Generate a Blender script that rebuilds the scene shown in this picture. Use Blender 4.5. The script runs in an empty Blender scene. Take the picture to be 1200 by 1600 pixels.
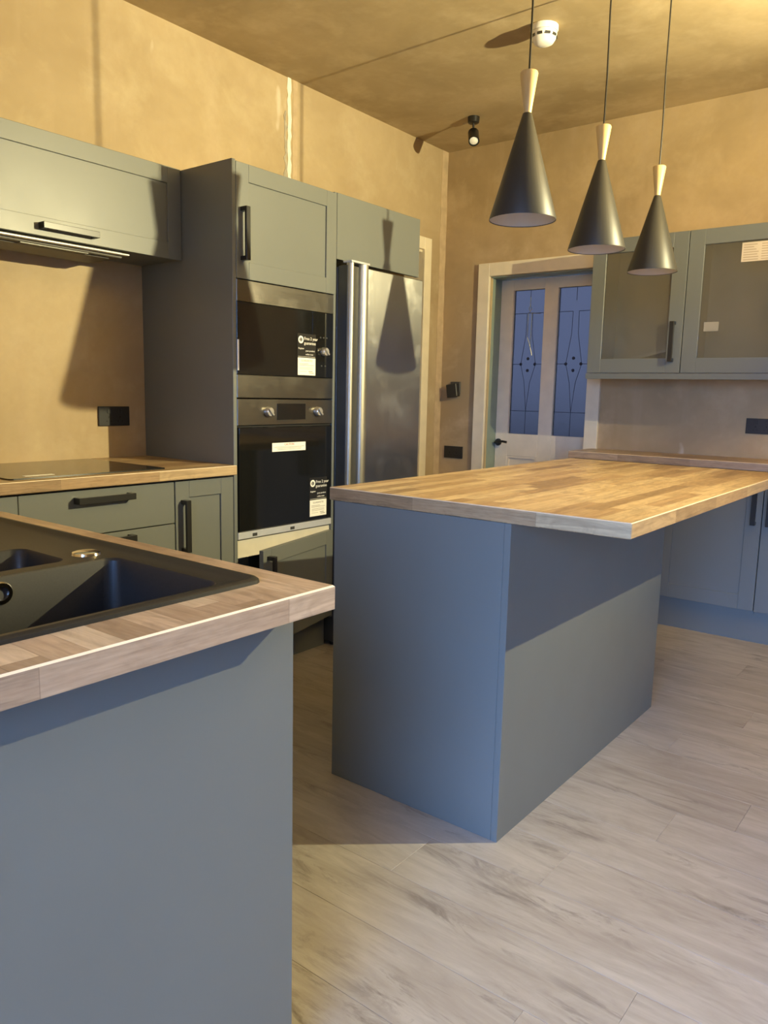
import bpy, bmesh, math, random
from mathutils import Matrix, Vector
random.seed(4)
C = bpy.context.scene.collection
SC = bpy.context.scene
R = math.radians

# ------------------------------------------------------------------ camera
cam = bpy.data.cameras.new('camera')
cam.sensor_fit = 'HORIZONTAL'; cam.sensor_width = 36.0
cam.lens = 36.0 * 1209.137 / 1200.0
cam.clip_start = 0.05
co = bpy.data.objects.new('camera', cam); C.objects.link(co)
yaw, pit, rol = R(37.7269), R(-8.6566), R(1.2617)
fw = Vector((-math.sin(yaw)*math.cos(pit), math.cos(yaw)*math.cos(pit), math.sin(pit)))
r0 = Vector((math.cos(yaw), math.sin(yaw), 0)); u0 = r0.cross(fw)
rr = r0*math.cos(rol) + u0*math.sin(rol); uu = -r0*math.sin(rol) + u0*math.cos(rol)
co.matrix_world = Matrix(((rr.x, uu.x, -fw.x, 2.9617), (rr.y, uu.y, -fw.y, -.698), (rr.z, uu.z, -fw.z, 1.2038), (0, 0, 0, 1)))
SC.camera = co

# ------------------------------------------------------------------ sky, lamp, exposure
W = bpy.data.worlds.new('dusk_sky'); SC.world = W; W.use_nodes = True
W.node_tree.nodes['Background'].inputs[0].default_value = (.25, .455, .98, 1)
W.node_tree.nodes['Background'].inputs[1].default_value = 27.0
LAMP = Vector((3.446, 2.284, 2.11))
ld = bpy.data.lights.new('work_light_beam', 'AREA'); ld.shape = 'DISK'; ld.size = .032
ld.energy = 218; ld.color = (1.0, .885, .50)
lo = bpy.data.objects.new('work_light_beam', ld); C.objects.link(lo)
lo.location = LAMP
lo.rotation_euler = Vector((-1, -.76, .70)).to_track_quat('-Z', 'Y').to_euler()
pd = bpy.data.lights.new('patio_portal', 'AREA'); pd.shape = 'RECTANGLE'; pd.size = 2.3; pd.size_y = 2.0
pd.cycles.is_portal = True
po = bpy.data.objects.new('patio_portal', pd); C.objects.link(po)
po.location = (3.4, -1.36, 1.06); po.rotation_euler = (R(90), 0, 0)   # faces +y into the room
SC.view_settings.view_transform = 'Standard'; SC.view_settings.look = 'None'
SC.view_settings.gamma = 1; SC.view_settings.use_curve_mapping = False
SC.view_settings.exposure = 0.0
SC.cycles.max_bounces = 10; SC.cycles.diffuse_bounces = 6; SC.cycles.transparent_max_bounces = 12
SC.cycles.sample_clamp_indirect = 6.0

# ------------------------------------------------------------------ material helpers
class NT:
    def __init__(s, name):
        s.m = bpy.data.materials.new(name); s.m.use_nodes = True
        s.t = s.m.node_tree; s.b = s.t.nodes['Principled BSDF']; s.o = s.t.nodes['Material Output']
    def n(s, typ, ins=None, **kw):
        x = s.t.nodes.new(typ)
        for k, v in kw.items(): setattr(x, k, v)
        for k, v in (ins or {}).items():
            if isinstance(v, bpy.types.NodeSocket): s.t.links.new(v, x.inputs[k])
            else: x.inputs[k].default_value = v
        return x
    def l(s, a, b): s.t.links.new(a, b)
    def math(s, op, a, b=0.0, c=0.0):
        return s.n('ShaderNodeMath', {0: a, 1: b, 2: c}, operation=op).outputs[0]
    def ramp(s, fac, stops, interp='LINEAR'):
        x = s.n('ShaderNodeValToRGB', {0: fac}); e = x.color_ramp; e.interpolation = interp
        while len(e.elements) < len(stops): e.elements.new(.5)
        for el, (p, c) in zip(e.elements, stops): el.position = p; el.color = (*c, 1)
        return x.outputs[0]
    def mix(s, fac, a, b, blend='MIX'):
        x = s.n('ShaderNodeMix', data_type='RGBA', blend_type=blend)
        for i, v in ((0, fac), (6, a), (7, b)):
            if isinstance(v, bpy.types.NodeSocket): s.l(v, x.inputs[i])
            else: x.inputs[i].default_value = v if i == 0 else (*v, 1)
        return x.outputs[2]
    def noise(s, vec, scale, detail=4, rough=.55, dist=0):
        return s.n('ShaderNodeTexNoise', {'Vector': vec, 'Scale': scale, 'Detail': detail, 'Roughness': rough, 'Distortion': dist}).outputs[0]
    def coord(s, scale=(1, 1, 1), kind='Object', loc=(0, 0, 0)):
        c = s.n('ShaderNodeTexCoord').outputs[kind]
        return s.n('ShaderNodeMapping', {0: c, 1: loc, 3: scale}).outputs[0]
    def bump(s, h, strength=.2, dist=.002):
        b = s.n('ShaderNodeBump', {'Strength': strength, 'Distance': dist, 'Height': h})
        s.l(b.outputs[0], s.b.inputs['Normal'])

def plain(name, col, rough=.5, metal=0.0, spec=.5, var=.06, vs=9.0, coat=0.0):
    k = NT(name); f = k.noise(k.coord(), vs, 3)
    c = k.ramp(f, [(.3, tuple(v*(1-var) for v in col)), (.7, tuple(min(1, v*(1+var)) for v in col))])
    k.l(c, k.b.inputs['Base Color'])
    k.b.inputs['Roughness'].default_value = rough; k.b.inputs['Metallic'].default_value = metal
    k.b.inputs['Specular IOR Level'].default_value = spec; k.b.inputs['Coat Weight'].default_value = coat
    return k.m

def painted(name, col, rough=.38, spec=.5, grain=(60, 60, 4)):
    k = NT(name); v = k.coord()
    f = k.noise(v, 3.0, 3); c = k.mix(f, tuple(x*.95 for x in col), tuple(x*1.05 for x in col))
    k.l(c, k.b.inputs['Base Color']); k.b.inputs['Specular IOR Level'].default_value = spec
    rf = k.noise(k.coord((2, 2, 2)), 2.2, 4)
    k.l(k.n('ShaderNodeMapRange', {0: rf, 3: rough-.06, 4: rough+.08}).outputs[0], k.b.inputs['Roughness'])
    k.bump(k.noise(k.coord(grain), 6, 3), .10, .0008)
    return k.m

def plaster(name, base, dark, light, pink, seed=0.0):
    k = NT(name); v = k.coord(loc=(seed, seed*1.7, 0))
    big = k.noise(v, .9, 5, .6, .6); mid = k.noise(v, 3.6, 6, .62, .3); fine = k.noise(v, 34, 4, .6)
    streak = k.noise(k.coord((7, 7, .8), loc=(seed, 0, 0)), 1.2, 4, .6)
    c = k.mix(k.n('ShaderNodeMapRange', {0: big, 1: .38, 2: .62}).outputs[0], base, dark)
    c = k.mix(k.n('ShaderNodeMapRange', {0: mid, 1: .50, 2: .72, 4: .65}).outputs[0], c, light)
    c = k.mix(k.n('ShaderNodeMapRange', {0: streak, 1: .52, 2: .75, 4: .5}).outputs[0], c, pink)
    spots = k.noise(k.coord((1, 1, .45), loc=(3.1+seed, 1.2, .4)), 5.5, 3, .5)
    c = k.mix(k.n('ShaderNodeMapRange', {0: spots, 1: .735, 2: .79, 4: .55}).outputs[0], c, (.78, .70, .58))
    c = k.mix(k.n('ShaderNodeMapRange', {0: fine, 1: .3, 2: .7, 3: 0, 4: .18}).outputs[0], c, dark)
    k.l(c, k.b.inputs['Base Color'])
    k.l(k.n('ShaderNodeMapRange', {0: mid, 3: .55, 4: .8}).outputs[0], k.b.inputs['Roughness'])
    k.b.inputs['Specular IOR Level'].default_value = .3
    k.bump(k.math('ADD', mid, k.math('MULTIPLY', fine, .25)), .15, .004)
    return k.m

def stave(name, L, Wd, tones, seam=.55, rough=.4, edge=False):
    """butcher-block print: L, Wd, T are axis letters for length, width and thickness of the top"""
    k = NT(name)
    sp = k.n('ShaderNodeSeparateXYZ', {0: k.n('ShaderNodeTexCoord').outputs['Object']})
    l_, w_, t_ = sp.outputs[L], sp.outputs[Wd], sp.outputs['Z']
    if edge: row = k.math('MULTIPLY', w_, 0.0)
    else: row = k.math('FLOOR', k.math('DIVIDE', w_, .047))
    rn = k.n('ShaderNodeTexWhiteNoise', {'W': k.math('ADD', row, 3.3)}, noise_dimensions='1D').outputs[0]
    ll = k.math('DIVIDE', k.math('ADD', l_, k.math('MULTIPLY', rn, 7.0)), .38)
    col = k.math('FLOOR', ll)
    cv = k.n('ShaderNodeCombineXYZ', {0: row, 1: col, 2: 0.5})
    tone = k.n('ShaderNodeTexWhiteNoise', {0: cv.outputs[0]}, noise_dimensions='3D').outputs[0]
    gv = k.n('ShaderNodeCombineXYZ', {0: k.math('MULTIPLY', l_, 2.6), 1: k.math('MULTIPLY', w_, 26.0), 2: k.math('ADD', k.math('MULTIPLY', t_, 26.0), k.math('MULTIPLY', tone, 19.0))}).outputs[0]
    g = k.noise(gv, 1.5, 6, .62, 1.2); g2 = k.noise(gv, 7.0, 3, .6)
    c = k.ramp(tone, tones)
    c = k.mix(k.n('ShaderNodeMapRange', {0: g, 1: .42, 2: .78, 4: .62}).outputs[0], c, tuple(x*.45 for x in tones[0][1]))
    c = k.mix(k.n('ShaderNodeMapRange', {0: g2, 1: .35, 2: .7, 4: .22}).outputs[0], c, tuple(min(1, x*1.15) for x in tones[-1][1]))
    bn = k.noise(k.n('ShaderNodeCombineXYZ', {0: k.math('MULTIPLY', l_, 7.0), 1: k.math('MULTIPLY', w_, 18.0), 2: k.math('MULTIPLY', tone, 31.0)}).outputs[0], 1.0, 5, .65, 1.5)
    c = k.mix(k.n('ShaderNodeMapRange', {0: bn, 1: .46, 2: .74, 4: .55}).outputs[0], c, tuple(x*.62 for x in tones[0][1]))
    fr = k.math('FRACT', k.math('DIVIDE', w_, .047)); fl = k.math('FRACT', ll)
    sm = k.math('LESS_THAN', fl, .003) if edge else k.math('MAXIMUM', k.math('LESS_THAN', fr, .03), k.math('LESS_THAN', fl, .004))
    c = k.mix(k.math('MULTIPLY', sm, seam), c, tuple(x*.5 for x in tones[0][1]))
    k.l(c, k.b.inputs['Base Color']); k.b.inputs['Roughness'].default_value = rough
    k.bump(g2, .06, .0006)
    return k.m

def floor_mat():
    k = NT('greyed_oak_laminate')
    rnd = k.n('ShaderNodeObjectInfo').outputs['Random']
    oc = k.n('ShaderNodeTexCoord').outputs['Object']
    off = k.n('ShaderNodeCombineXYZ', {0: k.math('MULTIPLY', rnd, 37.0), 1: k.math('MULTIPLY', rnd, 91.0), 2: k.math('MULTIPLY', rnd, 13.0)}).outputs[0]
    v = k.n('ShaderNodeVectorMath', {0: oc, 1: off}, operation='ADD').outputs[0]
    v1 = k.n('ShaderNodeMapping', {0: v, 3: (1.3, 9, 1)}).outputs[0]
    g = k.noise(v1, 2.2, 7, .64, 1.4)
    g2 = k.noise(k.n('ShaderNodeMapping', {0: v, 3: (5, 90, 1)}).outputs[0], 1.6, 4, .6)
    kn = k.noise(k.n('ShaderNodeMapping', {0: v, 3: (1.9, 8.5, 1)}).outputs[0], 1.5, 6, .72, 1.8)
    c = k.ramp(g, [(.25, (.28, .246, .207)), (.42, (.385, .348, .300)), (.60, (.455, .418, .366)), (.8, (.525, .488, .433))])
    c = k.mix(k.n('ShaderNodeMapRange', {0: g2, 1: .45, 2: .75, 4: .25}).outputs[0], c, (.34, .30, .26))
    mk = k.n('ShaderNodeMapRange', {0: k.noise(k.n('ShaderNodeMapping', {0: v, 3: (1.6, 4.5, 1), 1: (5, 2, 0)}).outputs[0], 1.3, 2, .5), 1: .46, 2: .60}).outputs[0]
    c = k.mix(k.math('MULTIPLY', mk, k.n('ShaderNodeMapRange', {0: kn, 1: .50, 2: .66, 4: .95}).outputs[0]), c, (.115, .095, .078))
    pt = k.noise(k.n('ShaderNodeMapping', {0: v, 3: (1.2, 3.0, 1)}).outputs[0], 2.0, 6, .66, 1.4)
    c = k.mix(k.n('ShaderNodeMapRange', {0: pt, 1: .42, 2: .68, 4: .55}).outputs[0], c, (.25, .212, .175))
    c = k.mix(.2, c, k.ramp(rnd, [(0, (.30, .26, .22)), (1, (.62, .58, .53))]))
    k.l(c, k.b.inputs['Base Color'])
    k.l(k.n('ShaderNodeMapRange', {0: g2, 3: .36, 4: .52}).outputs[0], k.b.inputs['Roughness'])
    k.bump(g2, .08, .0008)
    return k.m

def brushed(name, col, rough, stretch, aniso=.5):
    k = NT(name); f = k.noise(k.coord(stretch), 3, 4, .6); sm = k.noise(k.coord((3, 3, 3)), 2.5, 5, .6)
    k.l(k.mix(f, tuple(x*.9 for x in col), col), k.b.inputs['Base Color'])
    k.b.inputs['Metallic'].default_value = 1; k.b.inputs['Anisotropic'].default_value = aniso
    k.l(k.math('ADD', k.n('ShaderNodeMapRange', {0: f, 3: rough-.04, 4: rough+.05}).outputs[0], k.n('ShaderNodeMapRange', {0: sm, 1: .5, 2: .8, 4: .12}).outputs[0]), k.b.inputs['Roughness'])
    k.l(k.n('ShaderNodeTangent', direction_type='RADIAL', axis='Z').outputs[0], k.b.inputs['Tangent'])
    k.bump(f, .05, .0005)
    return k.m

def clear_glass(name, tint=(1, 1, 1), ior=1.5, haze=0.0):
    k = NT(name)
    tr = k.n('ShaderNodeBsdfTransparent', {0: (*tint, 1)}); gl = k.n('ShaderNodeBsdfGlossy', {0: (1, 1, 1, 1), 'Roughness': .04+haze*.001})
    fr = k.n('ShaderNodeFresnel', {0: ior}); nz = k.noise(k.coord(), 4, 2)
    fac = k.math('MULTIPLY', fr.outputs[0], k.n('ShaderNodeMapRange', {0: nz, 3: .9, 4: 1.0}).outputs[0])
    m = k.n('ShaderNodeMixShader', {0: fac, 1: tr.outputs[0], 2: gl.outputs[0]})
    k.l(m.outputs[0], k.o.inputs[0]); return k.m

def filmed_glass():
    k = NT('cabinet_glass_with_film')
    f = k.noise(k.coord((9, 9, .7)), 3, 4, .6)
    c = k.mix(f, (.24, .21, .14), (.34, .30, .21))
    df = k.n('ShaderNodeBsdfDiffuse', {0: c}); tr = k.n('ShaderNodeBsdfTransparent', {0: (.9, .9, .86, 1)})
    m = k.n('ShaderNodeMixShader', {0: .26, 1: tr.outputs[0], 2: df.outputs[0]})
    gl = k.n('ShaderNodeBsdfGlossy', {0: (1, 1, 1, 1), 'Roughness': .09}); fr = k.n('ShaderNodeFresnel', {0: 1.45})
    m2 = k.n('ShaderNodeMixShader', {0: fr.outputs[0], 1: m.outputs[0], 2: gl.outputs[0]})
    k.l(m2.outputs[0], k.o.inputs[0]); return k.m

def textured_glass():
    k = NT('obscure_door_glass'); b = k.b
    b.inputs['Base Color'].default_value = (.0145, .0105, .0092, 1); b.inputs['Transmission Weight'].default_value = 1
    b.inputs['Roughness'].default_value = .35; b.inputs['IOR'].default_value = 1.35
    k.bump(k.noise(k.coord(), 40, 3), .25, .003); return k.m

SAGE = (.144, .152, .141)
M = dict(
    cab=painted('dust_grey_paint', SAGE),
    cabin=plain('cabinet_interior', (.60, .53, .40), .55),
    cream=plain('cream_carcass', (.62, .57, .45), .5),
    black=plain('matt_black_metal', (.016, .015, .014), .33),
    blackp=plain('black_plastic', (.02, .019, .018), .36),
    shade=plain('black_shade_paint', (.028, .026, .022), .45, spec=.35),
    lining=plain('white_lining', (.66, .62, .58), .5),
    wood=NT('x').m,
    left_pl=plaster('bare_plaster_left', (.475, .362, .215), (.36, .262, .145), (.53, .425, .27), (.47, .35, .22), .0),
    back_pl=plaster('bare_plaster_back', (.50, .365, .20), (.36, .258, .135), (.57, .43, .26), (.49, .36, .225), 5.0),
    ceil_pl=plaster('bare_plaster_ceiling', (.49, .375, .215), (.34, .255, .138), (.57, .45, .28), (.50, .385, .235), 9.0),
    edge_pl=plain('corner_plaster', (.49, .365, .225), .7, var=.12, vs=14),
    filler=plain('white_filler', (.80, .76, .66), .8, var=.1, vs=30),
    oldpl=plain('grey_filler', (.38, .33, .25), .8, var=.2, vs=30),
    whitew=plain('off_white_gloss', (.76, .66, .48), .4),
    doorw=plain('white_door_paint', (.82, .70, .53), .4),
    green=plain('green_jamb_paint', (.25, .31, .25), .45),
    yell=plain('bare_timber_edge', (.50, .38, .20), .6),
    steel=brushed('brushed_steel', (.17, .158, .138), .30, (90, 4, 90), .35),
    steelv=brushed('brushed_steel_fridge', (.42, .41, .385), .30, (90, 90, 1.5), .8),
    chrome=plain('chrome', (.75, .73, .70), .12, 1.0),
    grip=brushed('satin_grip', (.46, .43, .36), .44, (90, 90, 1.5), .2),
    dsteel=plain('dark_steel_side', (.09, .09, .085), .4, .6),
    alu=plain('aluminium_rail', (.62, .63, .66), .38, .4),
    silver=plain('satin_silver', (.85, .84, .80), .3, .9),
    beige=plain('beige_label', (.58, .48, .35), .6),
    print=plain('label_print', (.36, .28, .19), .6),
    faint=plain('faint_patch', (.29, .26, .20), .6),
    bglass=plain('black_glass', (.008, .008, .0075), .07, 0, .5),
    hob=plain('hob_glass', (.012, .011, .010), .05, 0, .5),
    sink=plain('black_composite', (.013, .0125, .012), .42, 0, .4, var=.2, vs=300),
    paper=plain('label_paper', (.86, .83, .74), .6, var=.03),
    ink=plain('label_ink', (.30, .28, .24), .6),
    red=plain('label_red', (.60, .10, .06), .6),
    greyp=plain('dull_grey_metal', (.13, .12, .10), .6),
    plw=plain('white_plastic', (.84, .82, .77), .38),
    strip=plain('pale_metal_strip', (.86, .85, .80), .3),
    cglass=filmed_glass(),
    wglass=clear_glass('window_glass', (.97, .98, .97)),
    dglass=textured_glass(),
    lead=plain('leading', (.04, .045, .07), .5, .3),
    leadb=plain('bright_leading', (.55, .60, .70), .18, .9),
    shelf=plain('pale_shelf', (.62, .56, .44), .45),
    lawn=plain('dark_lawn', (.035, .045, .025), .9, var=.3, vs=3),
    floor=floor_mat(),
    gap=plain('floor_underlay', (.20, .18, .155), .9),
    dark=plain('dark_gap', (.015, .014, .012), .8),
)
def wood_neck():
    k = NT('pale_turned_wood'); f = k.noise(k.coord((60, 60, 5)), 2, 4)
    k.l(k.mix(f, (.46, .32, .13), (.60, .44, .21)), k.b.inputs['Base Color']); k.b.inputs['Roughness'].default_value = .45; return k.m
M['wood'] = wood_neck()
T_OAK = [(0, (.21, .13, .065)), (.25, (.36, .23, .12)), (.55, (.47, .33, .18)), (1, (.58, .43, .25))]
T_PALE = [(0, (.27, .18, .115)), (.35, (.40, .28, .19)), (.7, (.49, .36, .25)), (1, (.58, .45, .32))]
M['top_y'] = stave('butcher_block_print', 'Y', 'X', T_OAK)
M['top_x'] = stave('butcher_block_print_pale', 'X', 'Y', T_PALE)
def tops(a, tones, nm):
    return [M[a], stave(nm+'_edge_along_y', 'Y', 'Z', tones, edge=True), stave(nm+'_edge_along_x', 'X', 'Z', tones, edge=True), plain(nm+'_lip', (.72, .60, .43), .35)]  # last slot: pale bevel, the bright edge highlight painted into the colour
OAK = tops('top_y', T_OAK, 'oak'); PALE = tops('top_x', T_PALE, 'pale_oak')
def edged(o):
    for p in o.data.polygons:
        n = p.normal
        if .5 < n.z < .95: p.material_index = 3
        if abs(n.z) < .5: p.material_index = 1 if abs(n.x) > abs(n.y) else 2
    return o

# ------------------------------------------------------------------ geometry helpers
def world_origin(p):
    v = Vector((0, 0, 0))
    while p: v += p.location; p = p.parent
    return v
def bx(bm, x0, x1, y0, y1, z0, z1, F=None, bev=0.0):
    ps = [(x, y, z) for z in (z0, z1) for y in (y0, y1) for x in (x0, x1)]
    t = bmesh.new()
    v = [t.verts.new(p) for p in ps]
    for f in ((0, 2, 3, 1), (4, 5, 7, 6), (0, 1, 5, 4), (2, 6, 7, 3), (0, 4, 6, 2), (1, 3, 7, 5)): t.faces.new([v[i] for i in f])
    if bev: bmesh.ops.bevel(t, geom=t.edges[:], offset=bev, segments=1, affect='EDGES')
    if F is not None: t.transform(F)
    me = bpy.data.meshes.new('tmp'); t.to_mesh(me); t.free(); bm.from_mesh(me); bpy.data.meshes.remove(me)
    return bm
def B(*a, **k): return bx(bmesh.new(), *a, **k)
def lathe(prof, seg=32, bm=None, F=None, cap=False):
    t = bmesh.new(); rings = []
    for r, z in prof:
        if r < 1e-6: rings.append([t.verts.new((0, 0, z))])
        else: rings.append([t.verts.new((r*math.cos(2*math.pi*i/seg), r*math.sin(2*math.pi*i/seg), z)) for i in range(seg)])
    for a, b in zip(rings, rings[1:]):
        for i in range(seg):
            j = (i+1) % seg
            q = [a[i % len(a)], a[j % len(a)], b[j % len(b)], b[i % len(b)]]
            u = []
            for x in q:
                if x not in u: u.append(x)
            if len(u) > 2: t.faces.new(u)
    bmesh.ops.recalc_face_normals(t, faces=t.faces)
    if F is not None: t.transform(F)
    if bm is None: return t
    me = bpy.data.meshes.new('tmp'); t.to_mesh(me); t.free(); bm.from_mesh(me); bpy.data.meshes.remove(me); return bm
def tube(pts, r, seg=8, bm=None):
    t = bm or bmesh.new(); rings = []
    for i, p in enumerate(pts):
        p = Vector(p); d = (Vector(pts[min(i+1, len(pts)-1)])-Vector(pts[max(i-1, 0)])).normalized()
        a = d.cross(Vector((.3, .9, .25))).normalized(); b = d.cross(a)
        rings.append([t.verts.new(p+a*r*math.cos(2*math.pi*k/seg)+b*r*math.sin(2*math.pi*k/seg)) for k in range(seg)])
    for a, b in zip(rings, rings[1:]):
        for k in range(seg): t.faces.new((a[k], a[(k+1) % seg], b[(k+1) % seg], b[k]))
    t.faces.new(rings[0]); t.faces.new(rings[-1][::-1])
    bmesh.ops.recalc_face_normals(t, faces=t.faces); return t
def obj(name, bm, mat, parent=None, smooth=False, label=None, origin=None):
    o0 = world_origin(parent)
    org = Vector(origin) if origin is not None else None
    if org is None and parent is None:
        xs = [v.co for v in bm.verts]; org = Vector(((min(c.x for c in xs)+max(c.x for c in xs))/2, (min(c.y for c in xs)+max(c.y for c in xs))/2, min(c.z for c in xs)))
    if org is None: org = o0
    bm.transform(Matrix.Translation(-org))
    me = bpy.data.meshes.new(name); bm.to_mesh(me); bm.free()
    if isinstance(mat, (list, tuple)):
        for m in mat: me.materials.append(m)
    else: me.materials.append(mat)
    if smooth:
        for p in me.polygons: p.use_smooth = True
        me.set_sharp_from_angle(angle=R(40))
    o = bpy.data.objects.new(name, me); C.objects.link(o)
    o.parent = parent; o.location = org - o0
    if label: o['label'] = label
    return o
def tag(o, label=None, cat=None, group=None, kind=None):
    for k, v in (('label', label), ('category', cat), ('group', group), ('kind', kind)):
        if v: o[k] = v
    return o
def thing(name, label, cat, loc, group=None):
    o = bpy.data.objects.new(name, None); o.empty_display_size = .1; C.objects.link(o); o.location = loc
    return tag(o, label, cat, group)
def struct(name, bm, mat, label=None): return tag(obj(name, bm, mat), label, None, None, 'structure')
FX = lambda x: Matrix(((0, 0, 1, x), (1, 0, 0, 0), (0, 1, 0, 0), (0, 0, 0, 1)))     # u->+y v->+z w->+x
FY = lambda y: Matrix(((1, 0, 0, 0), (0, 0, -1, y), (0, 1, 0, 0), (0, 0, 0, 1)))    # u->+x v->+z w->-y
def handle_mesh(F, u, v, ln, vert):
    """black square bar pull: bar stood off on two blocks; starts at (u,v), runs ln"""
    bm = bmesh.new(); t, so = .011, .032
    if vert:
        bx(bm, u-t, u+t, v, v+ln, so-.007, so+.004, F, .0012)
        for a in (v, v+ln-.016): bx(bm, u-t, u+t, a, a+.016, 0, so-.004, F, .001)
    else:
        bx(bm, u, u+ln, v-t, v+t, so-.007, so+.004, F, .0012)
        for a in (u, u+ln-.016): bx(bm, a, a+.016, v-t, v+t, 0, so-.004, F, .001)
    return bm
def shaker(parent, F, u0, u1, v0, v1, st=.062, t=.02, name='door', hd=None, glass=False, slab=False, pan=None):
    """a front whose outer face is w=0; hd=(u,v,len,vertical)"""
    if slab:
        d = obj(name, B(u0, u1, v0, v1, -t, 0, F, .0015), M['cab'], parent)
    else:
        bm = bmesh.new()
        bx(bm, u0, u0+st, v0, v1, -t, 0, F, .0012); bx(bm, u1-st, u1, v0, v1, -t, 0, F, .0012)
        bx(bm, u0+st, u1-st, v0, v0+st, -t, 0, F, .0012); bx(bm, u0+st, u1-st, v1-st, v1, -t, 0, F, .0012)
        d = obj(name, bm, M['cab'], parent)
        if glass: obj('glass_pane', B(u0+st-.004, u1-st+.004, v0+st-.004, v1-st+.004, -.012, -.008, F), M['cglass'], d)
        else: obj('recessed_panel', B(u0+st-.004, u1-st+.004, v0+st-.004, v1-st+.004, -.016, -.007, F), M['cab'], d)
    if hd: obj('handle', handle_mesh(F, *hd), M['black'], d)
    return d
def carcass(parent, x0, x1, y0, y1, z0, z1, open_side, t=.018, mat=None, inmat=None, top=True):
    mat = mat or M['cab']; bm = bmesh.new(); s = open_side
    bx(bm, x0, x1, y0, y1, z0, z0+t)
    if top: bx(bm, x0, x1, y0, y1, z1-t, z1)
    za, zb = z0+t, z1-(t if top else 0)
    if s != 'x0': bx(bm, x0, x0+t, y0, y1, za, zb)
    if s != 'x1': bx(bm, x1-t, x1, y0, y1, za, zb)
    a, b = x0+(t if s != 'x0' else 0), x1-(t if s != 'x1' else 0)
    if s != 'y0': bx(bm, a, b, y0, y0+t, za, zb)
    if s != 'y1': bx(bm, a, b, y1-t, y1, za, zb)
    return obj('carcass', bm, mat, parent)
def text_mesh(s, size, F, extr=.0003, align='LEFT'):
    cu = bpy.data.curves.new('t', 'FONT'); cu.body = s; cu.size = size; cu.extrude = extr; cu.align_x = align; cu.resolution_u = 2
    o = bpy.data.objects.new('t', cu); C.objects.link(o)
    dg = bpy.context.evaluated_depsgraph_get(); me = bpy.data.meshes.new_from_object(o.evaluated_get(dg))
    bpy.data.objects.remove(o); bm = bmesh.new(); bm.from_mesh(me); bpy.data.meshes.remove(me); bm.transform(F); return bm
def join(a, b):
    me = bpy.data.meshes.new('tmp'); b.to_mesh(me); b.free(); a.from_mesh(me); bpy.data.meshes.remove(me); return a

yB, zC = 3.7316, 2.7608
XR, YN = 6.6, -1.35
# ------------------------------------------------------------------ the shell
fl = struct('floor', B(-.9, XR, YN, yB+.45, -.03, -.009), M['gap'])
kk = 0; rowh = .192; y = YN
meshes = {}
def plank_mesh(L, w):
    key = (round(L, 3), round(w, 3))
    if key not in meshes:
        bm = bmesh.new(); bx(bm, 0, L-.0005, 0, w-.0005, -.008, 0, None, .0006)
        me = bpy.data.meshes.new('plank'); bm.to_mesh(me); bm.free(); me.materials.append(M['floor']); meshes[key] = me
    return meshes[key]
i = 0; o0 = world_origin(fl)
while y < yB-.001:
    w = min(rowh, yB-y); x = -.001; L = [1.26, .62, .94, .31, 1.1][i % 5]
    while x < XR-.001:
        L = min(L, XR-x); p = bpy.data.objects.new('plank', plank_mesh(L, w)); C.objects.link(p)
        p.parent = fl; p.location = Vector((x, y, 0))-o0; x += L; L = 1.26
    y += w; i += 1
# left wall with a doorway past the fridge (y 2.70..3.49)
bm = bmesh.new(); bx(bm, -.14, 0, YN, 2.70, 0, zC); bx(bm, -.14, 0, 3.49, yB+.14, 0, zC); bx(bm, -.14, 0, 2.70, 3.49, 2.12, zC)
wl = struct('wall_left', bm, M['left_pl'])
# white filler in the old joint on the left wall
def ragged(y0, y1, z0, z1, x0, x1, n, amp):
    bm = bmesh.new(); L = []
    for k in range(n+1):
        z = z0+(z1-z0)*k/n; a = y0+random.uniform(-amp, amp); b = y1+random.uniform(-amp, amp)
        L.append([bm.verts.new((x, yy, z)) for x, yy in ((x0, a), (x1, a), (x1, b), (x0, b))])
    for p, q in zip(L, L[1:]):
        for j in range(4): bm.faces.new((p[j], p[(j+1) % 4], q[(j+1) % 4], q[j]))
    bm.faces.new(L[0]); bm.faces.new(L[-1]); bmesh.ops.recalc_face_normals(bm, faces=bm.faces); return bm
obj('filler_strip', ragged(2.262, 2.287, 2.05, zC, 0, .003, 26, .005), M['filler'], wl, label='ragged white filler down a joint in the plaster')
obj('filler_strip', ragged(2.243, 2.257, 2.05, 2.60, 0, .002, 22, .008), M['oldpl'], wl, label='ragged grey edge of old plaster beside the white filler')
obj('filler_strip', ragged(2.30, 2.335, 2.05, zC, 0, .0015, 10, .002), M['edge_pl'], wl, label='pale smooth band of plaster beside the white filler')
obj('corner_bead', ragged(3.66, 3.7316, 0, zC, 0, .002, 30, .004), M['edge_pl'], wl, label='lighter strip of plaster at the room corner')
# back wall with the glazed door (opening x .355..1.085, z 0..1.955)
bm = bmesh.new(); bx(bm, 0, .355, yB, yB+.19, 0, zC); bx(bm, 1.085, XR, yB, yB+.19, 0, zC); bx(bm, .355, 1.085, yB, yB+.19, 1.955, zC)
wb = struct('wall_back', bm, M['back_pl'])
obj('plaster_patch', B(1.742, 1.815, yB-.0012, yB, 1.082, 1.158, None, .0006), M['back_pl'], wb, label='flush outline of a filled socket box')
bm = bmesh.new(); bx(bm, XR, XR+.14, YN, yB+.14, 0, zC); struct('wall_right', bm, M['back_pl'])
WX0, WX1, WZ1 = 2.25, 4.55, 2.06
bm = bmesh.new(); bx(bm, -.14, WX0, YN-.14, YN, 0, zC); bx(bm, WX1, XR+.14, YN-.14, YN, 0, zC); bx(bm, WX0, WX1, YN-.14, YN, WZ1, zC); bx(bm, WX0, WX1, YN-.14, YN, 0, .05)
struct('wall_near', bm, M['back_pl'])
struct('ground', B(-14, 20, yB+.5, 30, -.12, -.05), M['lawn'])
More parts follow.
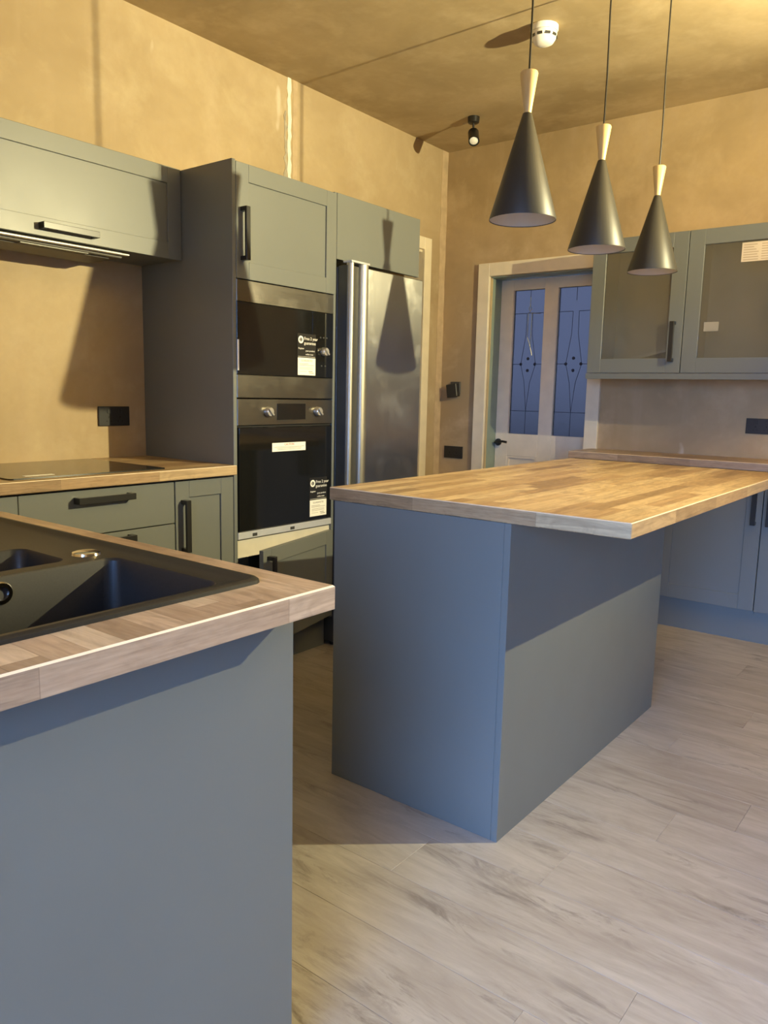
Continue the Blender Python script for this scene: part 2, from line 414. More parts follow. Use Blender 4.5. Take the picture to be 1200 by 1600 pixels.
struct('ground', B(-14, 20, -30, YN-.15, -.12, -.05), M['lawn'])
struct('ceiling', B(-.14, XR+.14, YN-.14, yB+.14, zC, zC+.1), M['ceil_pl'])
# hallway behind the left doorway
bm = bmesh.new(); bx(bm, -1.0, -.9, 2.2, yB+.14, 0, 2.5); bx(bm, -.9, -.14, 2.1, 2.2, 0, 2.5); bx(bm, -.9, -.14, yB+.04, yB+.14, 0, 2.5); bx(bm, -.9, -.14, 2.2, yB+.04, 2.4, 2.5)
struct('wall_hallway', bm, M['edge_pl'])
# garden doors behind the camera: two tall glazed leaves
wn = None
bm = bmesh.new(); lw = (WX1-WX0)/2
for k in range(2):
    a = WX0+lw*k
    for p, q in ((a+.002, a+.062), (a+lw-.062, a+lw-.002)): bx(bm, p, q, YN-.10, YN-.03, .05, WZ1, None, .004)
    for z in (.05, WZ1-.06): bx(bm, a+.062, a+lw-.062, YN-.10, YN-.03, z, z+.06)
wn = struct('window_1', bm, M['whitew'])
for k in range(2):
    a = WX0+lw*k
    obj('pane', B(a+.060, a+lw-.060, YN-.07, YN-.064, .108, WZ1-.058), M['wglass'], wn)
# casings
def casing(name, F, u0, u1, v1, w=.085, t=.02, mat=None):
    bm = bmesh.new(); bx(bm, u0-w, u0, 0, v1+w, 0, t, F, .002); bx(bm, u1, u1+w, 0, v1+w, 0, t, F, .002); bx(bm, u0, u1, v1, v1+w, 0, t, F, .002)
    return struct(name, bm, mat or M['whitew'])
casing('trim_1', FY(yB), .355, 1.05, 1.957, .082, .022)
casing('trim_2', FX(0), 2.70, 3.468, 2.115, .075, .022)
bm = bmesh.new(); bx(bm, -.14, 0, 3.468, 3.49, 0, 2.115); bx(bm, -.14, 0, 2.70, 2.72, 0, 2.115); bx(bm, -.14, 0, 2.72, 3.468, 2.10, 2.119); struct('trim_3', bm, M['whitew'])
# ------------------------------------------------------------------ glazed back door
yD = 3.86
bm = bmesh.new(); bx(bm, .355, .3615, yB+.018, yB+.19, 0, 1.955); bx(bm, 1.0785, 1.085, yB, yB+.19, 0, 1.955); bx(bm, .3615, 1.0785, yB, yB+.19, 1.949, 1.955)
jm = struct('trim_4', bm, M['green'])
obj('jamb_edge', B(.3553, .3618, yB, yB+.018, 0, 1.949), M['yell'], jm, label='bare timber edge of the jamb')
F = FY(yD); dr = bmesh.new()
for a, b, c, d in ((.363, .453, .005, 1.947), (.988, 1.077, .005, 1.947), (.672, .765, .005, 1.947), (.453, .672, 1.880, 1.947), (.765, .988, 1.880, 1.947), (.453, .672, .82, .965), (.765, .988, .82, .965), (.453, .672, .005, .22), (.765, .988, .005, .22)):
    bx(dr, a, b, c, d, -.04, 0, F, .0015)
door1 = struct('door_1', dr, M['doorw'])
for a, b in ((.453, .672), (.765, .988)):
    obj('lower_panel', B(a, b, .22, .82, -.03, -.012, F, .004), M['doorw'], door1)
    bm = bmesh.new(); q = .014
    bx(bm, a, b, .806, .82, -.012, -.002, F); bx(bm, a, a+q, .22, .806, -.012, -.002, F); bx(bm, b-q, b, .22, .806, -.012, -.002, F); bx(bm, a+q, b-q, .22, .234, -.012, -.002, F)
    obj('panel_moulding', bm, M['doorw'], door1)
    obj('glass_pane', B(a, b, .965, 1.880, -.026, -.020, F), M['dglass'], door1)
def leadline(pts, m, r=.0017):
    bm = bmesh.new()
    for seg in pts: tube([(p[0], yD+.0195, p[1]) for p in seg], r, 6, bm)
    return obj('leading', bm, m, door1)
def diamond(cx, cz, w, h): return [(cx, cz+h), (cx+w, cz), (cx, cz-h), (cx-w, cz), (cx, cz+h)]
for a, b in ((.453, .672), (.765, .988)):
    c = (a+b)/2+.004
    leadline([[(a, 1.735), (c-.02, 1.735)], [(c+.02, 1.735), (b, 1.735)], [(a, 1.415), (c-.05, 1.415)], [(c+.055, 1.415), (b, 1.415)], [(a, 1.115), (b, 1.115)], [(c, 1.115), (c, .965)], [(c, 1.880), (c, 1.80)],
              [(c-.02, 1.735), (c-.022, 1.60), (c-.05, 1.415), (c-.02, 1.30), (c, 1.115)], [(c+.02, 1.735), (c+.022, 1.60), (c+.055, 1.415), (c+.02, 1.30), (c, 1.115)]], M['lead'])
    for px, pz in ((c-.05, 1.415), (c, 1.45), (c+.05, 1.415), (c, 1.375)):
        obj('glass_jewel', lathe([(0, .004), (.007, .003), (.010, 0), (.010, -.002)], 12, None, Matrix.Translation((px, yD+.0185, pz)) @ Matrix.Rotation(R(90), 4, 'X')), M['lead'], door1)
c = .5665
leadline([[(c, 1.835), (c, 1.78), (c-.01, 1.765), (c, 1.745)], [(c, 1.78), (c+.011, 1.765), (c, 1.745)], [(c-.012, 1.738), (c+.075, 1.732)], [(c-.012, 1.738), (c-.012, 1.585), (c+.012, 1.52), (c+.025, 1.47)], [(c+.014, 1.735), (c+.012, 1.60), (c+.012, 1.52)]], M['leadb'], .0024)
bm = lathe([(0, .012), (.020, .012), (.024, .006), (.024, 0)], 20, None, Matrix.Translation((.388, yD, .905)) @ Matrix.Rotation(R(90), 4, 'X'))
tube([(.388, yD-.012, .905), (.388, yD-.045, .905), (.40, yD-.05, .907), (.445, yD-.05, .914), (.475, yD-.048, .910)], .008, 8, bm)
obj('door_handle', bm, M['black'], door1, True, label='black lever handle on a round rose')

# ------------------------------------------------------------------ left run: extractor cabinet
xT, yT0, yT1, yT2, zT = .5865, 1.381, 1.986, 2.618, 2.0766
xe = .2816
t = thing('extractor_wall_cabinet', 'grey wall cabinet with a wide lift-up front above the hob', 'cabinet', (.14, .88, 1.72))
carcass(t, .002, xe-.021, .372, 1.379, 1.727, 2.077, 'x1')
shaker(t, FX(xe), .374, 1.378, 1.724, 2.078, .064, .02, 'lift_up_front', (.771, 1.757, .215, False))
h = thing('cooker_hood', 'slim built-in cooker hood under the grey wall cabinet', 'cooker hood', (.14, .80, 1.69))
bm = bmesh.new(); bx(bm, .03, .252, .456, 1.120, 1.699, 1.726, None, .003)
obj('body', bm, M['greyp'], h)
obj('filter', B(.06, .225, .50, 1.08, 1.694, 1.699, None, .001), M['greyp'], h)
obj('front_strip', B(.253, .279, .456, 1.134, 1.7085, 1.7135, None, .001), M['strip'], h, label='thin pale strip along the front edge')
obj('switch_panel', B(.228, .248, .72, .98, 1.6955, 1.699, None, .0008), M['dsteel'], h)

# hob, worktops, base units
zw, th = .910, .0387
xw = .6077
wt = obj('worktop', B(.001, xw, .192, 1.380, zw-th, zw, None, .0025), OAK)
edged(wt); tag(wt, 'butcher block laminate worktop carrying the black hob', 'worktop')
hb = thing('induction_hob', 'flat black glass hob set in the worktop below the cooker hood', 'hob', (.31, .782, zw))
bm = bmesh.new()
def rrect(x0, x1, y0, y1, r, n=5):
    P = []
    for cx, cy, a0 in ((x1-r, y1-r, 0), (x0+r, y1-r, 90), (x0+r, y0+r, 180), (x1-r, y0+r, 270)):
        for k in range(n+1): a = R(a0+90*k/n); P.append((cx+r*math.cos(a), cy+r*math.sin(a)))
    return P
def slab(bm, P, z0, z1):
    a = [bm.verts.new((x, y, z0)) for x, y in P]; b = [bm.verts.new((x, y, z1)) for x, y in P]; n = len(P)
    bm.faces.new(a[::-1]); bm.faces.new(b)
    for k in range(n): bm.faces.new((a[k], a[(k+1) % n], b[(k+1) % n], b[k]))
    return bm
obj('glass_top', slab(bm, rrect(.045, .560, .488, 1.075, .012), zw, zw+.005), M['hob'], hb)
obj('sticker', B(.497, .519, .56, .66, zw+.005, zw+.0056), M['paper'], hb, label='white sticker on the front edge of the glass')
u = thing('drawer_unit', 'grey base unit with two wide drawer fronts below the hob', 'cabinet', (.29, .795, .15))
carcass(u, .002, .563, .496, 1.092, .15, .868, 'x1')
shaker(u, FX(.585), .4985, 1.0905, .708, .863, name='drawer_front', slab=True, hd=(.685, .830, .218, False))
shaker(u, FX(.585), .4985, 1.0905, .436, .704, name='drawer_front', slab=True, hd=(.685, .680, .218, False))
shaker(u, FX(.585), .4985, 1.0905, .165, .432, name='drawer_front', slab=True)
u = thing('narrow_base_cabinet', 'narrow grey base cabinet with a panelled door between drawers and oven', 'cabinet', (.29, 1.235, .15))
carcass(u, .002, .563, 1.0935, 1.379, .15, .868, 'x1')
shaker(u, FX(.585), 1.0955, 1.3785, .165, .863, .064, hd=(1.130, .592, .20, True))
u = thing('corner_base_cabinet', 'grey base cabinet left of the drawers, mostly hidden by the sink', 'cabinet', (.29, .34, .15))
carcass(u, .002, .563, .195, .494, .15, .868, 'x1')
shaker(u, FX(.585), .20, .4965, .165, .863, slab=True)
tag(obj('plinth', B(.515, .533, .195, 1.379, 0, .149), M['cab']), 'grey plinth board under the hob and drawer units', 'plinth')

# ------------------------------------------------------------------ tall oven unit
u = thing('tall_oven_cabinet', 'tall grey cabinet housing the microwave and oven, its lower door ajar', 'cabinet', (.29, 1.685, .15))
obj('side_panel', B(.002, xT, yT0, yT0+.018, 0, zT, None, .001), M['cab'], u)
obj('side_panel', B(.002, xT-.001, yT1-.016, yT1, .15, zT, None, .001), M['cab'], u)
bm = bmesh.new()
for z in (.15, 2.05): bx(bm, .02, xT-.022, yT0+.018, yT1-.016, z, z+.018)
bx(bm, .002, .02, yT0+.018, yT1-.016, .15, 2.068); bx(bm, .02, xT-.03, yT0+.018, yT1-.016, 1.637, 1.655)
obj('carcass', bm, M['cabin'], u)
obj('shelf', B(.02, xT-.012, yT0+.0185, yT1-.0165, .520, .594), M['cream'], u, label='cream shelf edge below the oven')
obj('plinth', B(.515, .533, yT0+.0185, yT1, 0, .149), M['cab'], u)
shaker(u, FX(xT+.0005), yT0+.0195, yT1-.001, 1.640, 2.072, .066, hd=(1.4325, 1.708, .20, True))
hinge = Matrix.Translation((xT, yT1-.002, 0)); th_o = R(13.5)
Fo = hinge @ Matrix.Rotation(th_o, 4, 'Z') @ hinge.inverted() @ FX(xT)
shaker(u, Fo, yT0+.014, yT1-.002, .160, .572, .062, hd=(1.432, .345, .20, True), name='open_door')
# microwave
F = FX(xT+.001); ya, yb = 1.4005, 1.9685
m = thing('microwave_oven', 'built-in microwave with black glass front above the oven', 'microwave', (.3, 1.685, 1.176))
obj('body', B(.10, xT-.03, ya+.01, yb-.01, 1.185, 1.628), M['dsteel'], m)
obj('top_trim', B(ya, yb, 1.553, 1.636, -.022, 0, F, .0015), M['steel'], m)
obj('bottom_trim', B(ya, yb, 1.177, 1.269, -.022, 0, F, .0015), M['steel'], m)
obj('glass_door', B(ya, 1.832, 1.270, 1.552, -.022, 0, F, .001), M['bglass'], m)
cp = obj('control_panel', B(1.833, yb, 1.270, 1.552, -.022, 0, F, .001), M['bglass'], m)
KN = [(0, .020), (.017, .020), (.0195, .017), (.0205, 0)]
def knob(parent, u, v, F, r=1.0):
    K = F @ Matrix.Translation((u, v, 0)) @ Matrix.Diagonal((r, r, 1, 1))
    k = obj('knob', lathe(KN, 24, None, K), M['silver'], parent, True)
    obj('grip', B(-.0045, .0045, -.019, .019, .018, .027, K @ Matrix.Rotation(R(40), 4, 'Z'), .001), M['silver'], k); return k
knob(m, 1.905, 1.384, F, .95)
for a, b in ((1.885, 1.445), (1.905, 1.445), (1.925, 1.445), (1.893, 1.322), (1.917, 1.322)): obj('button', B(a-.004, a+.004, b-.003, b+.003, 0, .0008, F), M['dsteel'], cp)
obj('edge_clip', B(ya-.0005, ya+.008, 1.285, 1.405, .0005, .004, F, .001), M['paper'], m, label='pale protective strip at the left edge')
def guarantee(parent, u, v):
    """energy / guarantee sticker: logo and lettering over a white text block; u,v = lower left"""
    bm = B(u-.002, u+.112, v-.002, v+.176, .0002, .0006, F)
    b = obj('guarantee_sticker', bm, M['black'], parent, label='black and white guarantee sticker')
    j = text_mesh('Free 2 year', .0185, F @ Matrix.Translation((u+.038, v+.150, .0010)))
    join(j, text_mesh('guarantee', .0185, F @ Matrix.Translation((u+.038, v+.131, .0010))))
    join(j, text_mesh('Register', .0105, F @ Matrix.Translation((u+.003, v+.110, .0010))))
    join(j, text_mesh('your product', .0105, F @ Matrix.Translation((u+.048, v+.101, .0010))))
    join(j, text_mesh('online now', .0105, F @ Matrix.Translation((u+.048, v+.086, .0010))))
    bx(j, u+.002, u+.108, v+.0785, v+.0795, .0007, .0011, F)
    obj('lettering', j, M['paper'], b)
    j = lathe([(.0085, .0003), (.0160, .0003), (.0160, -.0002), (.0085, -.0002), (.0085, .0003)], 24, None, F @ Matrix.Translation((u+.018, v+.150, .0010)))
    join(j, text_mesh('2', .015, F @ Matrix.Translation((u+.0135, v+.1445, .0010))))
    obj('round_logo', j, M['paper'], b)
    w = obj('text_block', B(u, u+.110, v, v+.074, .0006, .0012, F), M['paper'], b)
    j = text_mesh('GUARANTEE', .0125, F @ Matrix.Translation((u+.055, v+.058, .0014)), align='CENTER')
    for k, (a, e, hh) in enumerate(((.010, .065, .002), (.010, .1, .002), (.012, .096, .0012), (.012, .094, .0012), (.012, .096, .0012), (.012, .055, .0012), (.066, .092, .003), (.070, .1, .003))):
        zz = v+(.0475, .0415, .0335, .0290, .0245, .0150, .0150, .0085)[k]; bx(j, u+a, u+e, zz, zz+hh, .0013, .0016, F)
    obj('fine_print', j, M['ink'], b)
guarantee(m, 1.742, 1.278)
# oven
o = thing('built_in_oven', 'built-in single oven with black glass door and two silver knobs below the microwave', 'oven', (.3, 1.685, .6))
obj('body', B(.06, xT-.03, ya+.01, yb-.01, .602, 1.168), M['dsteel'], o)
pn = obj('control_panel', B(ya, yb, 1.066, 1.173, -.022, 0, F, .0015), M['steel'], o)
knob(o, 1.566, 1.121, F); knob(o, 1.866, 1.121, F)
ds = obj('display', B(1.618, 1.792, 1.087, 1.155, -.002, .0012, F, .0008), M['bglass'], o)
obj('glass_door', B(ya+.006, yb-.006, .632, 1.058, -.022, .003, F, .002), M['bglass'], o)
obj('door_lip', B(ya+.006, yb-.006, 1.0585, 1.0655, -.022, -.008, F), M['dark'], o)
rl = obj('bottom_rail', B(ya, yb, .600, .629, -.022, .001, F, .0015), M['alu'], o)
for yy in (1.478, 1.70): obj('vent_slot', B(yy, yy+.026, .606, .619, .0002, .0016, F), M['dsteel'], rl)
w = obj('caution_label', B(1.588, 1.790, .953, .990, .0032, .0038, F), M['paper'], o, label='white caution strip with red heading')
j = text_mesh('CAUTION', .013, F @ Matrix.Translation((1.689, .978, .004)), align='CENTER'); obj('red_heading', j, M['red'], w)
j = B(1.60, 1.78, .9705, .9722, .0039, .0042, F); bx(j, 1.615, 1.765, .9655, .967, .0039, .0042, F); bx(j, 1.62, 1.76, .9600, .9615, .0039, .0042, F)
obj('fine_print', j, M['ink'], w)
F = FX(xT+.0042); guarantee(o, 1.820, .650)

# ------------------------------------------------------------------ fridge and bridging unit
u = thing('bridging_cabinet', 'plain grey top box above the steel fridge', 'cabinet', (.29, 2.30, 1.80))
carcass(u, .002, xT-.022, yT1+.0015, yT2, 1.83, zT-.001, 'x1')
obj('front_panel', B(yT1+.002, yT2, 1.795, zT, -.021, 0, FX(xT), .001), M['cab'], u)
f = thing('fridge', 'tall stainless steel fridge beside the tall oven cabinet', 'fridge', (.33, 2.27, 0))
obj('body', B(.03, .588, 1.992, 2.553, .02, 1.762, None, .003), M['dsteel'], f)
obj('door', B(.592, .660, 2.118, 2.553, .06, 1.766, None, .004), M['steelv'], f)
obj('door_edge', B(.592, .650, 1.992, 2.118, .06, 1.766, None, .002), M['dsteel'], f)
def pillar(y0, y1, x0, x1):
    P = [(x0, y0)]
    for k in range(9): a = math.pi*k/8; P.append((x0+(x1-x0)*(.35+.65*math.sin(a)), y0+(y1-y0)*(1-math.cos(a))/2))
    P.append((x0, y1)); return slab(bmesh.new(), P, .07, 1.776)
hd = obj('handle', pillar(1.994, 2.022, .640, .668), M['grip'], f, True, label='full height curved grip along the door edge')
obj('grip_edge', pillar(2.070, 2.120, .645, .674), M['grip'], hd, True)
obj('top_cap', B(.62, .672, 1.992, 2.120, 1.7762, 1.786, None, .002), M['alu'], hd)
for yy in (2.03, 2.50):
    for xx in (.08, .56): obj('foot', lathe([(0, .02), (.02, .02), (.022, 0), (0, 0)], 12, None, Matrix.Translation((xx, yy, 0))), M['blackp'], f)

# ------------------------------------------------------------------ island
zi = .9222
u = thing('island_cabinet', 'freestanding grey island cabinet with plain end and back panels', 'kitchen island', (1.72, 1.66, 0))
px0, px1, py0, py1 = 1.4228, 2.0245, 1.0464, 2.2739
zt = zi-th
obj('end_panel', B(px0, px1-.0195, py0, py0+.018, 0, zt-.001, None, .001), M['cab'], u)
obj('end_panel', B(px0, px1-.0195, py1-.018, py1, 0, zt-.001, None, .001), M['cab'], u)
obj('back_panel', B(px1-.019, px1, py0, py1, 0, zt-.001, None, .001), M['cab'], u)
obj('carcass', B(px0+.06, px1-.022, py0+.02, py1-.02, .15, zt-.004), M['cab'], u)
obj('plinth', B(px0+.08, px0+.098, py0+.02, py1-.02, 0, .149), M['cab'], u)
FXn = lambda x: Matrix(((0, 0, -1, x), (-1, 0, 0, 0), (0, 1, 0, 0), (0, 0, 0, 1)))
ym = (py0+py1)/2
shaker(u, FXn(px0+.038), -ym+.002, -py0-.022, .165, zt-.02, hd=(-ym+.035, .60, .20, True))
shaker(u, FXn(px0+.038), -py1+.022, -ym-.002, .165, zt-.02, hd=(-ym-.035, .60, .20, True))
it = obj('island_worktop', B(1.4036, 2.3369, 1.043, 2.7629, zt, zi, None, .002), OAK)
edged(it); tag(it, 'butcher block laminate top of the island, overhanging towards the right', 'worktop')

# ------------------------------------------------------------------ sink peninsula
zp = .9071; xp, yp = 2.1817, .1893
u = thing('sink_base_cabinet', 'grey peninsula cabinet under the black sink, its plain end panel in front', 'cabinet', (1.35, -.13, 0))
obj('end_panel', B(2.085, 2.105, -.46, .176, 0, zp-th-.001, None, .001), M['cab'], u)
carcass(u, .60, 2.083, -.44, .13, .15, zp-th-.001, 'y0', top=False)
obj('plinth', B(.60, 2.083, .06, .078, 0, .149), M['cab'], u)
FYp = lambda y: Matrix(((-1, 0, 0, 0), (0, 0, 1, y), (0, 1, 0, 0), (0, 0, 0, 1)))
for a, b in ((-2.08, -1.585), (-1.58, -1.10), (-1.095, -.62)): shaker(u, FYp(.152), a, b, .165, .855, hd=(a+.035, .60, .20, True))
def ring_slab(outer, holes, z0, z1):
    bm = bmesh.new()
    def loop(P, z): return [bm.verts.new((x, y, z)) for x, y in P]
    tops = []; 
    for P in [outer]+holes:
        a, b = loop(P, z0), loop(P, z1); tops.append((a, b)); n = len(P)
        for k in range(n): bm.faces.new((a[k], a[(k+1) % n], b[(k+1) % n], b[k]))
    for idx in (0, 1):
        es = []
        for tp in tops:
            L = tp[idx]; n = len(L)
            es += [bm.edges.get((L[k], L[(k+1) % n])) for k in range(n)]
        bmesh.ops.triangle_fill(bm, use_beauty=True, edges=es)
    bmesh.ops.recalc_face_normals(bm, faces=bm.faces)
    L = tops[0][1]; es = [bm.edges.get((L[k], L[(k+1) % len(L)])) for k in range(len(L))]
    bmesh.ops.bevel(bm, geom=[e for e in es if e], offset=.0025, segments=1, affect='EDGES'); return bm
sx0, sx1, sy0, sy1 = 1.087, 2.089, -.375, .129
pw = obj('sink_worktop', ring_slab([(.002, -.46), (xp, -.46), (xp, yp), (.002, yp)], [rrect(sx0+.02, sx1-.02, sy0+.02, sy1-.02, .02)], zp-th, zp), PALE)
edged(pw); tag(pw, 'pale butcher block laminate worktop around the black sink, nearest the camera', 'worktop')
s = thing('kitchen_sink', 'black composite sink with a main and a half bowl in the near worktop', 'sink', (1.59, -.12, zp))
def loops(bm, lst):
    prev = None; out = []
    for P, z in lst:
        L = [bm.verts.new((x, y, z)) for x, y in P]; n = len(L)
        if prev:
            for k in range(n): bm.faces.new((prev[k], prev[(k+1) % n], L[(k+1) % n], L[k]))
        prev = L; out.append(L)
    return out
bm = bmesh.new()
zr = zp+.0085; zd = zp+.0035
O = loops(bm, [(rrect(sx0, sx1, sy0, sy1, .022), zp+.0002), (rrect(sx0+.001, sx1-.001, sy0+.001, sy1-.001, .022), zr-.003), (rrect(sx0+.005, sx1-.005, sy0+.005, sy1-.005, .02), zr),
               (rrect(sx0+.013, sx1-.013, sy0+.013, sy1-.013, .016), zr), (rrect(sx0+.019, sx1-.019, sy0+.019, sy1-.019, .012), zd)])
def bowl(x0, x1, y0, y1, dz):
    return loops(bm, [(rrect(x0, x1, y0, y1, .022), zd), (rrect(x0+.003, x1-.003, y0+.003, y1-.003, .022), zd-.004), (rrect(x0+.010, x1-.010, y0+.010, y1-.010, .03), zd-dz+.02), (rrect(x0+.03, x1-.03, y0+.03, y1-.03, .03), zd-dz)])
b1 = bowl(1.772, 2.058, -.338, .068, .19); b2 = bowl(1.585, 1.742, -.30, -.002, .14)
bm.faces.new(b1[-1]); bm.faces.new(b2[-1])
es = []
for L in (O[-1], b1[0], b2[0]): es += [bm.edges.get((L[k], L[(k+1) % len(L)])) for k in range(len(L))]
bmesh.ops.triangle_fill(bm, use_beauty=True, edges=es)
bmesh.ops.recalc_face_normals(bm, faces=bm.faces)
if sum(f_.normal.z*f_.calc_area() for f_ in bm.faces) < 0: bmesh.ops.reverse_faces(bm, faces=bm.faces)
obj('bowl', bm, M['sink'], s, True)
bm = bmesh.new()
for k in range(6): bx(bm, 1.16, 1.52, -.30+k*.055, -.29+k*.055, zd-.0005, zd+.0015, None, .0005)
obj('drainer_ridges', bm, M['sink'], s)
obj('tap_hole_cap', lathe([(0, .006), (.018, .0058), (.024, .004), (.0255, 0)], 28, None, Matrix.Translation((1.718, .046, zd))), M['chrome'], s, True, label='round metal cap between the bowls')
ov = obj('overflow_ring', lathe([(.010, 0), (.011, .004), (.017, .004), (.019, 0)], 24, None, Matrix.Translation((1.7765, -.136, .884)) @ Matrix.Rotation(R(90), 4, 'Y')), M['chrome'], s, True, label='chrome overflow ring in the main bowl')
obj('drain', lathe([(0, .001), (.030, .001), (.038, .003), (.040, 0)], 24, None, Matrix.Translation((1.915, -.135, zd-.19))), M['chrome'], s, True)

# ------------------------------------------------------------------ back wall run
yc = 3.3816
for x0, x1, lab, hx in ((1.1865, 1.686, 'grey glass-fronted wall cabinet right of the back door, black handle at its right', 1.641), (1.688, 2.188, 'grey glass-fronted wall cabinet at the right edge, paper label on its glass', 2.143)):
    u = thing('glass_wall_cabinet', lab, 'cabinet', ((x0+x1)/2, 3.56, 1.34), 'glass wall cabinets on the back wall')
    carcass(u, x0, x1, yc+.022, yB-.001, 1.342, 2.040, 'y0', mat=M['cabin'])
    d = shaker(u, FY(yc), x0+.001, x1-.001, 1.3435, 2.039, .074, glass=True, hd=(hx, 1.40, .20, True))
    obj('shelf', B(x0+.019, x1-.019, yc+.05, yB-.02, 1.70, 1.718), M['cabin'], u) if x0 < 1.5 and False else None
    if x0 < 1.5:
        K = Matrix.Translation((1.212, 0, 1.362)) @ Matrix.Rotation(R(-13), 4, 'Y')
        obj('loose_shelf', B(0, .43, yc+.035, yB-.06, 0, .016, K, .001), M['shelf'], u, label='pale loose shelf lying tilted in the bottom')
    else:
        F = FY(yc+.0075)
        w = obj('paper_label', B(1.934, 2.10, 1.868, 1.957, .0006, .0012, F), M['beige'], d, label='beige paper label with rows of print on the glass')
        j = bmesh.new()
        for r_ in range(7):
            for c_ in range(2):
                a = 1.942+c_*.08; bx(j, a, a+random.uniform(.045, .070), 1.875+r_*.0115, 1.879+r_*.0115, .0013, .0016, F)
        obj('print_rows', j, M['print'], w)
        obj('small_pale_patch', B(1.786, 1.856, 1.547, 1.592, .0006, .001, F), M['faint'], d, label='small pale rectangle on the glass')  # thin rectangle, slightly paler than the pane
tag(obj('light_pelmet', B(1.181, 2.188, yc+.002, yc+.02, 1.311, 1.3405, None, .001), M['cab']), 'grey pelmet strip along the bottom of the glass wall cabinets', 'pelmet')
bw = obj('back_worktop', B(1.1023, 2.75, 3.3935, yB-.001, .9105-th, .9105, None, .002), PALE)
edged(bw); tag(bw, 'pale butcher block laminate worktop against the back wall', 'worktop')
yf = 3.41
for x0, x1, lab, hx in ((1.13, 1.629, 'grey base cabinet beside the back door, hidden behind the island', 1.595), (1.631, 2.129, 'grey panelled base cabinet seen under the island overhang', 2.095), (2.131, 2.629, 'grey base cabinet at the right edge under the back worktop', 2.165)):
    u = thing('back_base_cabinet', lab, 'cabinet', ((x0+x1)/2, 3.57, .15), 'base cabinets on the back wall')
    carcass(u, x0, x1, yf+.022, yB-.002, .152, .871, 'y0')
    obj('painted_gap_shade', B(x0+.001, x1-.001, yf+.012, yf+.0215, .849, .871), M['black'], u, label='dark strip standing in for the shaded gap under the worktop')  # black strip paints in the shade of the gap below the worktop
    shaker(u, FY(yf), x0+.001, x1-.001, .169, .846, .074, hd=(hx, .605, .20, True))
tag(obj('plinth', B(1.13, 2.629, 3.4527, 3.47, 0, .151), M['cab']), 'grey plinth board under the back base cabinets', 'plinth')

# ------------------------------------------------------------------ pendants
zrim, zw0, ztop, X = 1.684, 1.959, 2.064, 1.887
def pendant(y, lab):
    p = thing('pendant_lamp', lab, 'pendant lamp', (X, y, zrim), 'black cone pendants over the island')
    Mt = Matrix.Translation((X, y, 0))
    obj('shade', lathe([(.0895, zrim+.002), (.0910, zrim), (.0915, zrim+.003), (.0125, zw0), (.010, zw0+.002)], 48, None, Mt), M['shade'], p, True)
    obj('shade_lining', lathe([(.0905, zrim+.0005), (.0110, zw0-.012), (0, zw0-.012)], 48, None, Mt), M['lining'], p, True, label='pale inside of the shade')
    obj('wooden_neck', lathe([(0, zw0), (.0105, zw0), (.0115, zw0+.01), (.0240, ztop-.004), (.0225, ztop), (0, ztop)], 28, None, Mt), M['wood'], p, True, label='pale flared wooden neck')
    obj('lamp_holder', lathe([(0, zrim+.05), (.018, zrim+.06), (.02, zrim+.09), (.012, zrim+.12), (.012, zrim+.2)], 16, None, Mt), M['lining'], p, True)
    obj('cord', tube([(X, y, ztop-.002), (X+.0015, y, ztop+.15), (X-.001, y, 2.4), (X, y, 2.60), (X, y, zC-.01)], .0029, 8), M['black'], p, True)
    obj('ceiling_rose', lathe([(0, zC-.022), (.045, zC-.022), (.05, zC-.018), (.05, zC-.0005)], 28, None, Mt), M['black'], p, True)
for y, lab in ((1.284, 'nearest and largest-looking of the three black cone pendants'), (1.792, 'middle one of the three black cone pendants'), (2.321, 'farthest of the three black cone pendants, in front of the wall cabinet')): pendant(y, lab)

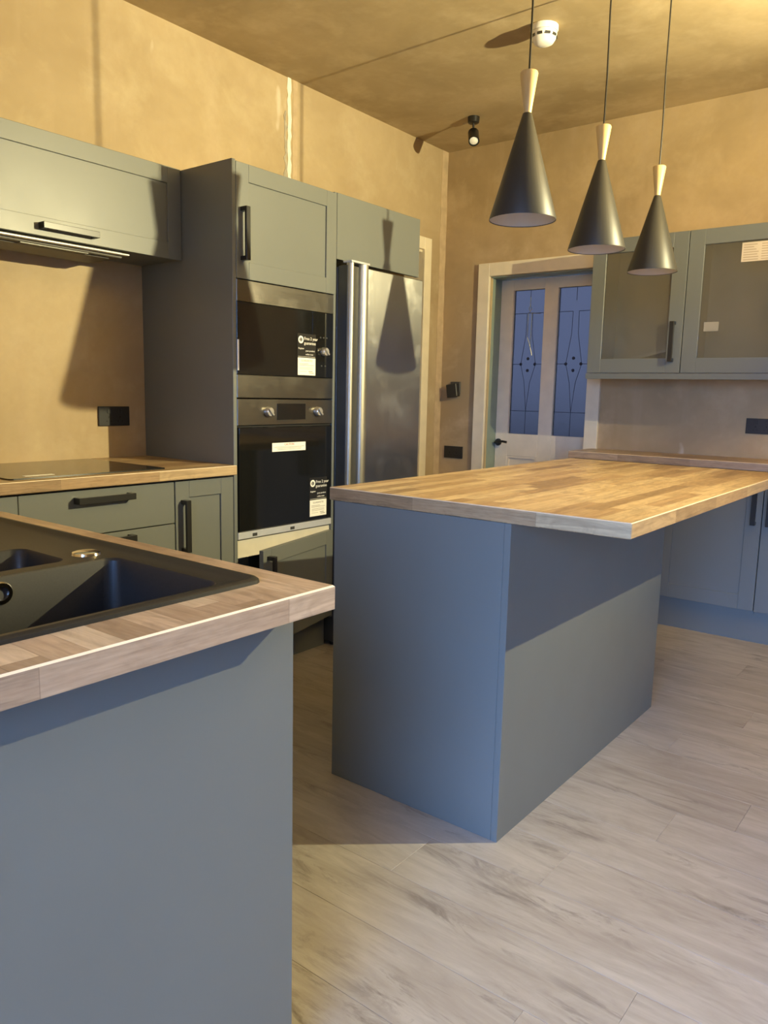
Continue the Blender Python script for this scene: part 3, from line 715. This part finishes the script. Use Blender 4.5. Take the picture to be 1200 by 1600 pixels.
# ------------------------------------------------------------------ ceiling fittings
d = thing('smoke_detector', 'round white smoke detector on the plaster ceiling', 'smoke detector', (1.287, 2.505, zC))
Mt = Matrix.Translation((1.287, 2.505, zC))
obj('base', lathe([(0, -.001), (.059, -.001), (.059, -.018), (.056, -.024)], 36, None, Mt), M['plw'], d, True)
obj('cover', lathe([(.054, -.024), (.055, -.042), (.049, -.053), (.040, -.067), (.026, -.074), (0, -.076)], 36, None, Mt), M['plw'], d, True)
for k in range(10):
    a = R(36*k+8)
    obj('vent', B(-.011, .011, -.0558, -.051, -.049, -.039, Mt @ Matrix.Rotation(a, 4, 'Z')), M['dsteel'], d)
d = thing('ceiling_spotlight', 'small black adjustable spotlight on the ceiling near the corner', 'spotlight', (.474, 3.265, zC))
Mt = Matrix.Translation((.474, 3.265, zC))
obj('base', lathe([(0, -.034), (.026, -.034), (.032, -.030), (.034, -.0005)], 24, None, Mt), M['black'], d, True)
obj('stem', tube([(.474, 3.265, zC-.03), (.474, 3.265, zC-.075)], .006), M['black'], d, True)
Kh = Matrix.Translation((.474, 3.265, zC-.072)) @ Matrix.Rotation(R(-40), 4, Vector((.77, .6, 0)).normalized())
hd = obj('head', lathe([(0, 0), (.018, -.003), (.0305, -.02), (.0305, -.10), (.027, -.10), (.025, -.08)], 28, None, Kh), M['black'], d, True)
obj('bulb', lathe([(0, -.070), (.025, -.074), (.024, -.094), (.010, -.099), (0, -.0995)], 24, None, Kh), M['plw'], hd, True)

# ------------------------------------------------------------------ sockets and switches
def socket(F, u0, u1, v0, v1, lab, switches=2):
    p = obj('wall_socket', B(u0, u1, v0, v1, .0004, .009, F, .0015), M['blackp']); tag(p, lab, 'socket')
    w = u1-u0
    for k in range(switches):
        c = u0+w*(.32 if k == 0 else .68)
        obj('switch', B(c-.008, c+.008, v1-.030, v1-.012, .009, .0115, F, .001), M['blackp'], p)
        bm = bmesh.new(); bx(bm, c-.003, c+.003, v0+.033, v0+.041, .0088, .0094, F); bx(bm, c-.013, c-.007, v0+.018, v0+.022, .0088, .0094, F); bx(bm, c+.007, c+.013, v0+.018, v0+.022, .0088, .0094, F)
        obj('pin_holes', bm, M['dark'], p)
    return p
socket(FX(0), 1.149, 1.297, 1.045, 1.127, 'black double socket on the plaster above the hob worktop')
socket(FY(yB), .047, .193, .787, .867, 'black double socket low on the wall left of the back door')
socket(FY(yB), 1.946, 2.094, 1.040, 1.120, 'black double socket above the back worktop at the right')
t = thing('wall_control', 'small black wall control hanging askew on its back plate beside the door', 'switch', (.13, yB, 1.2))
obj('back_plate', B(.082, .158, 1.212, 1.296, .0004, .012, FY(yB), .002), M['dsteel'], t)
K = Matrix.Translation((.117, yB-.012, 1.237)) @ Matrix.Rotation(R(-9), 4, 'Y')
obj('control_box', B(-.040, .040, -.040, 0, -.043, .043, K, .003), M['blackp'], t)
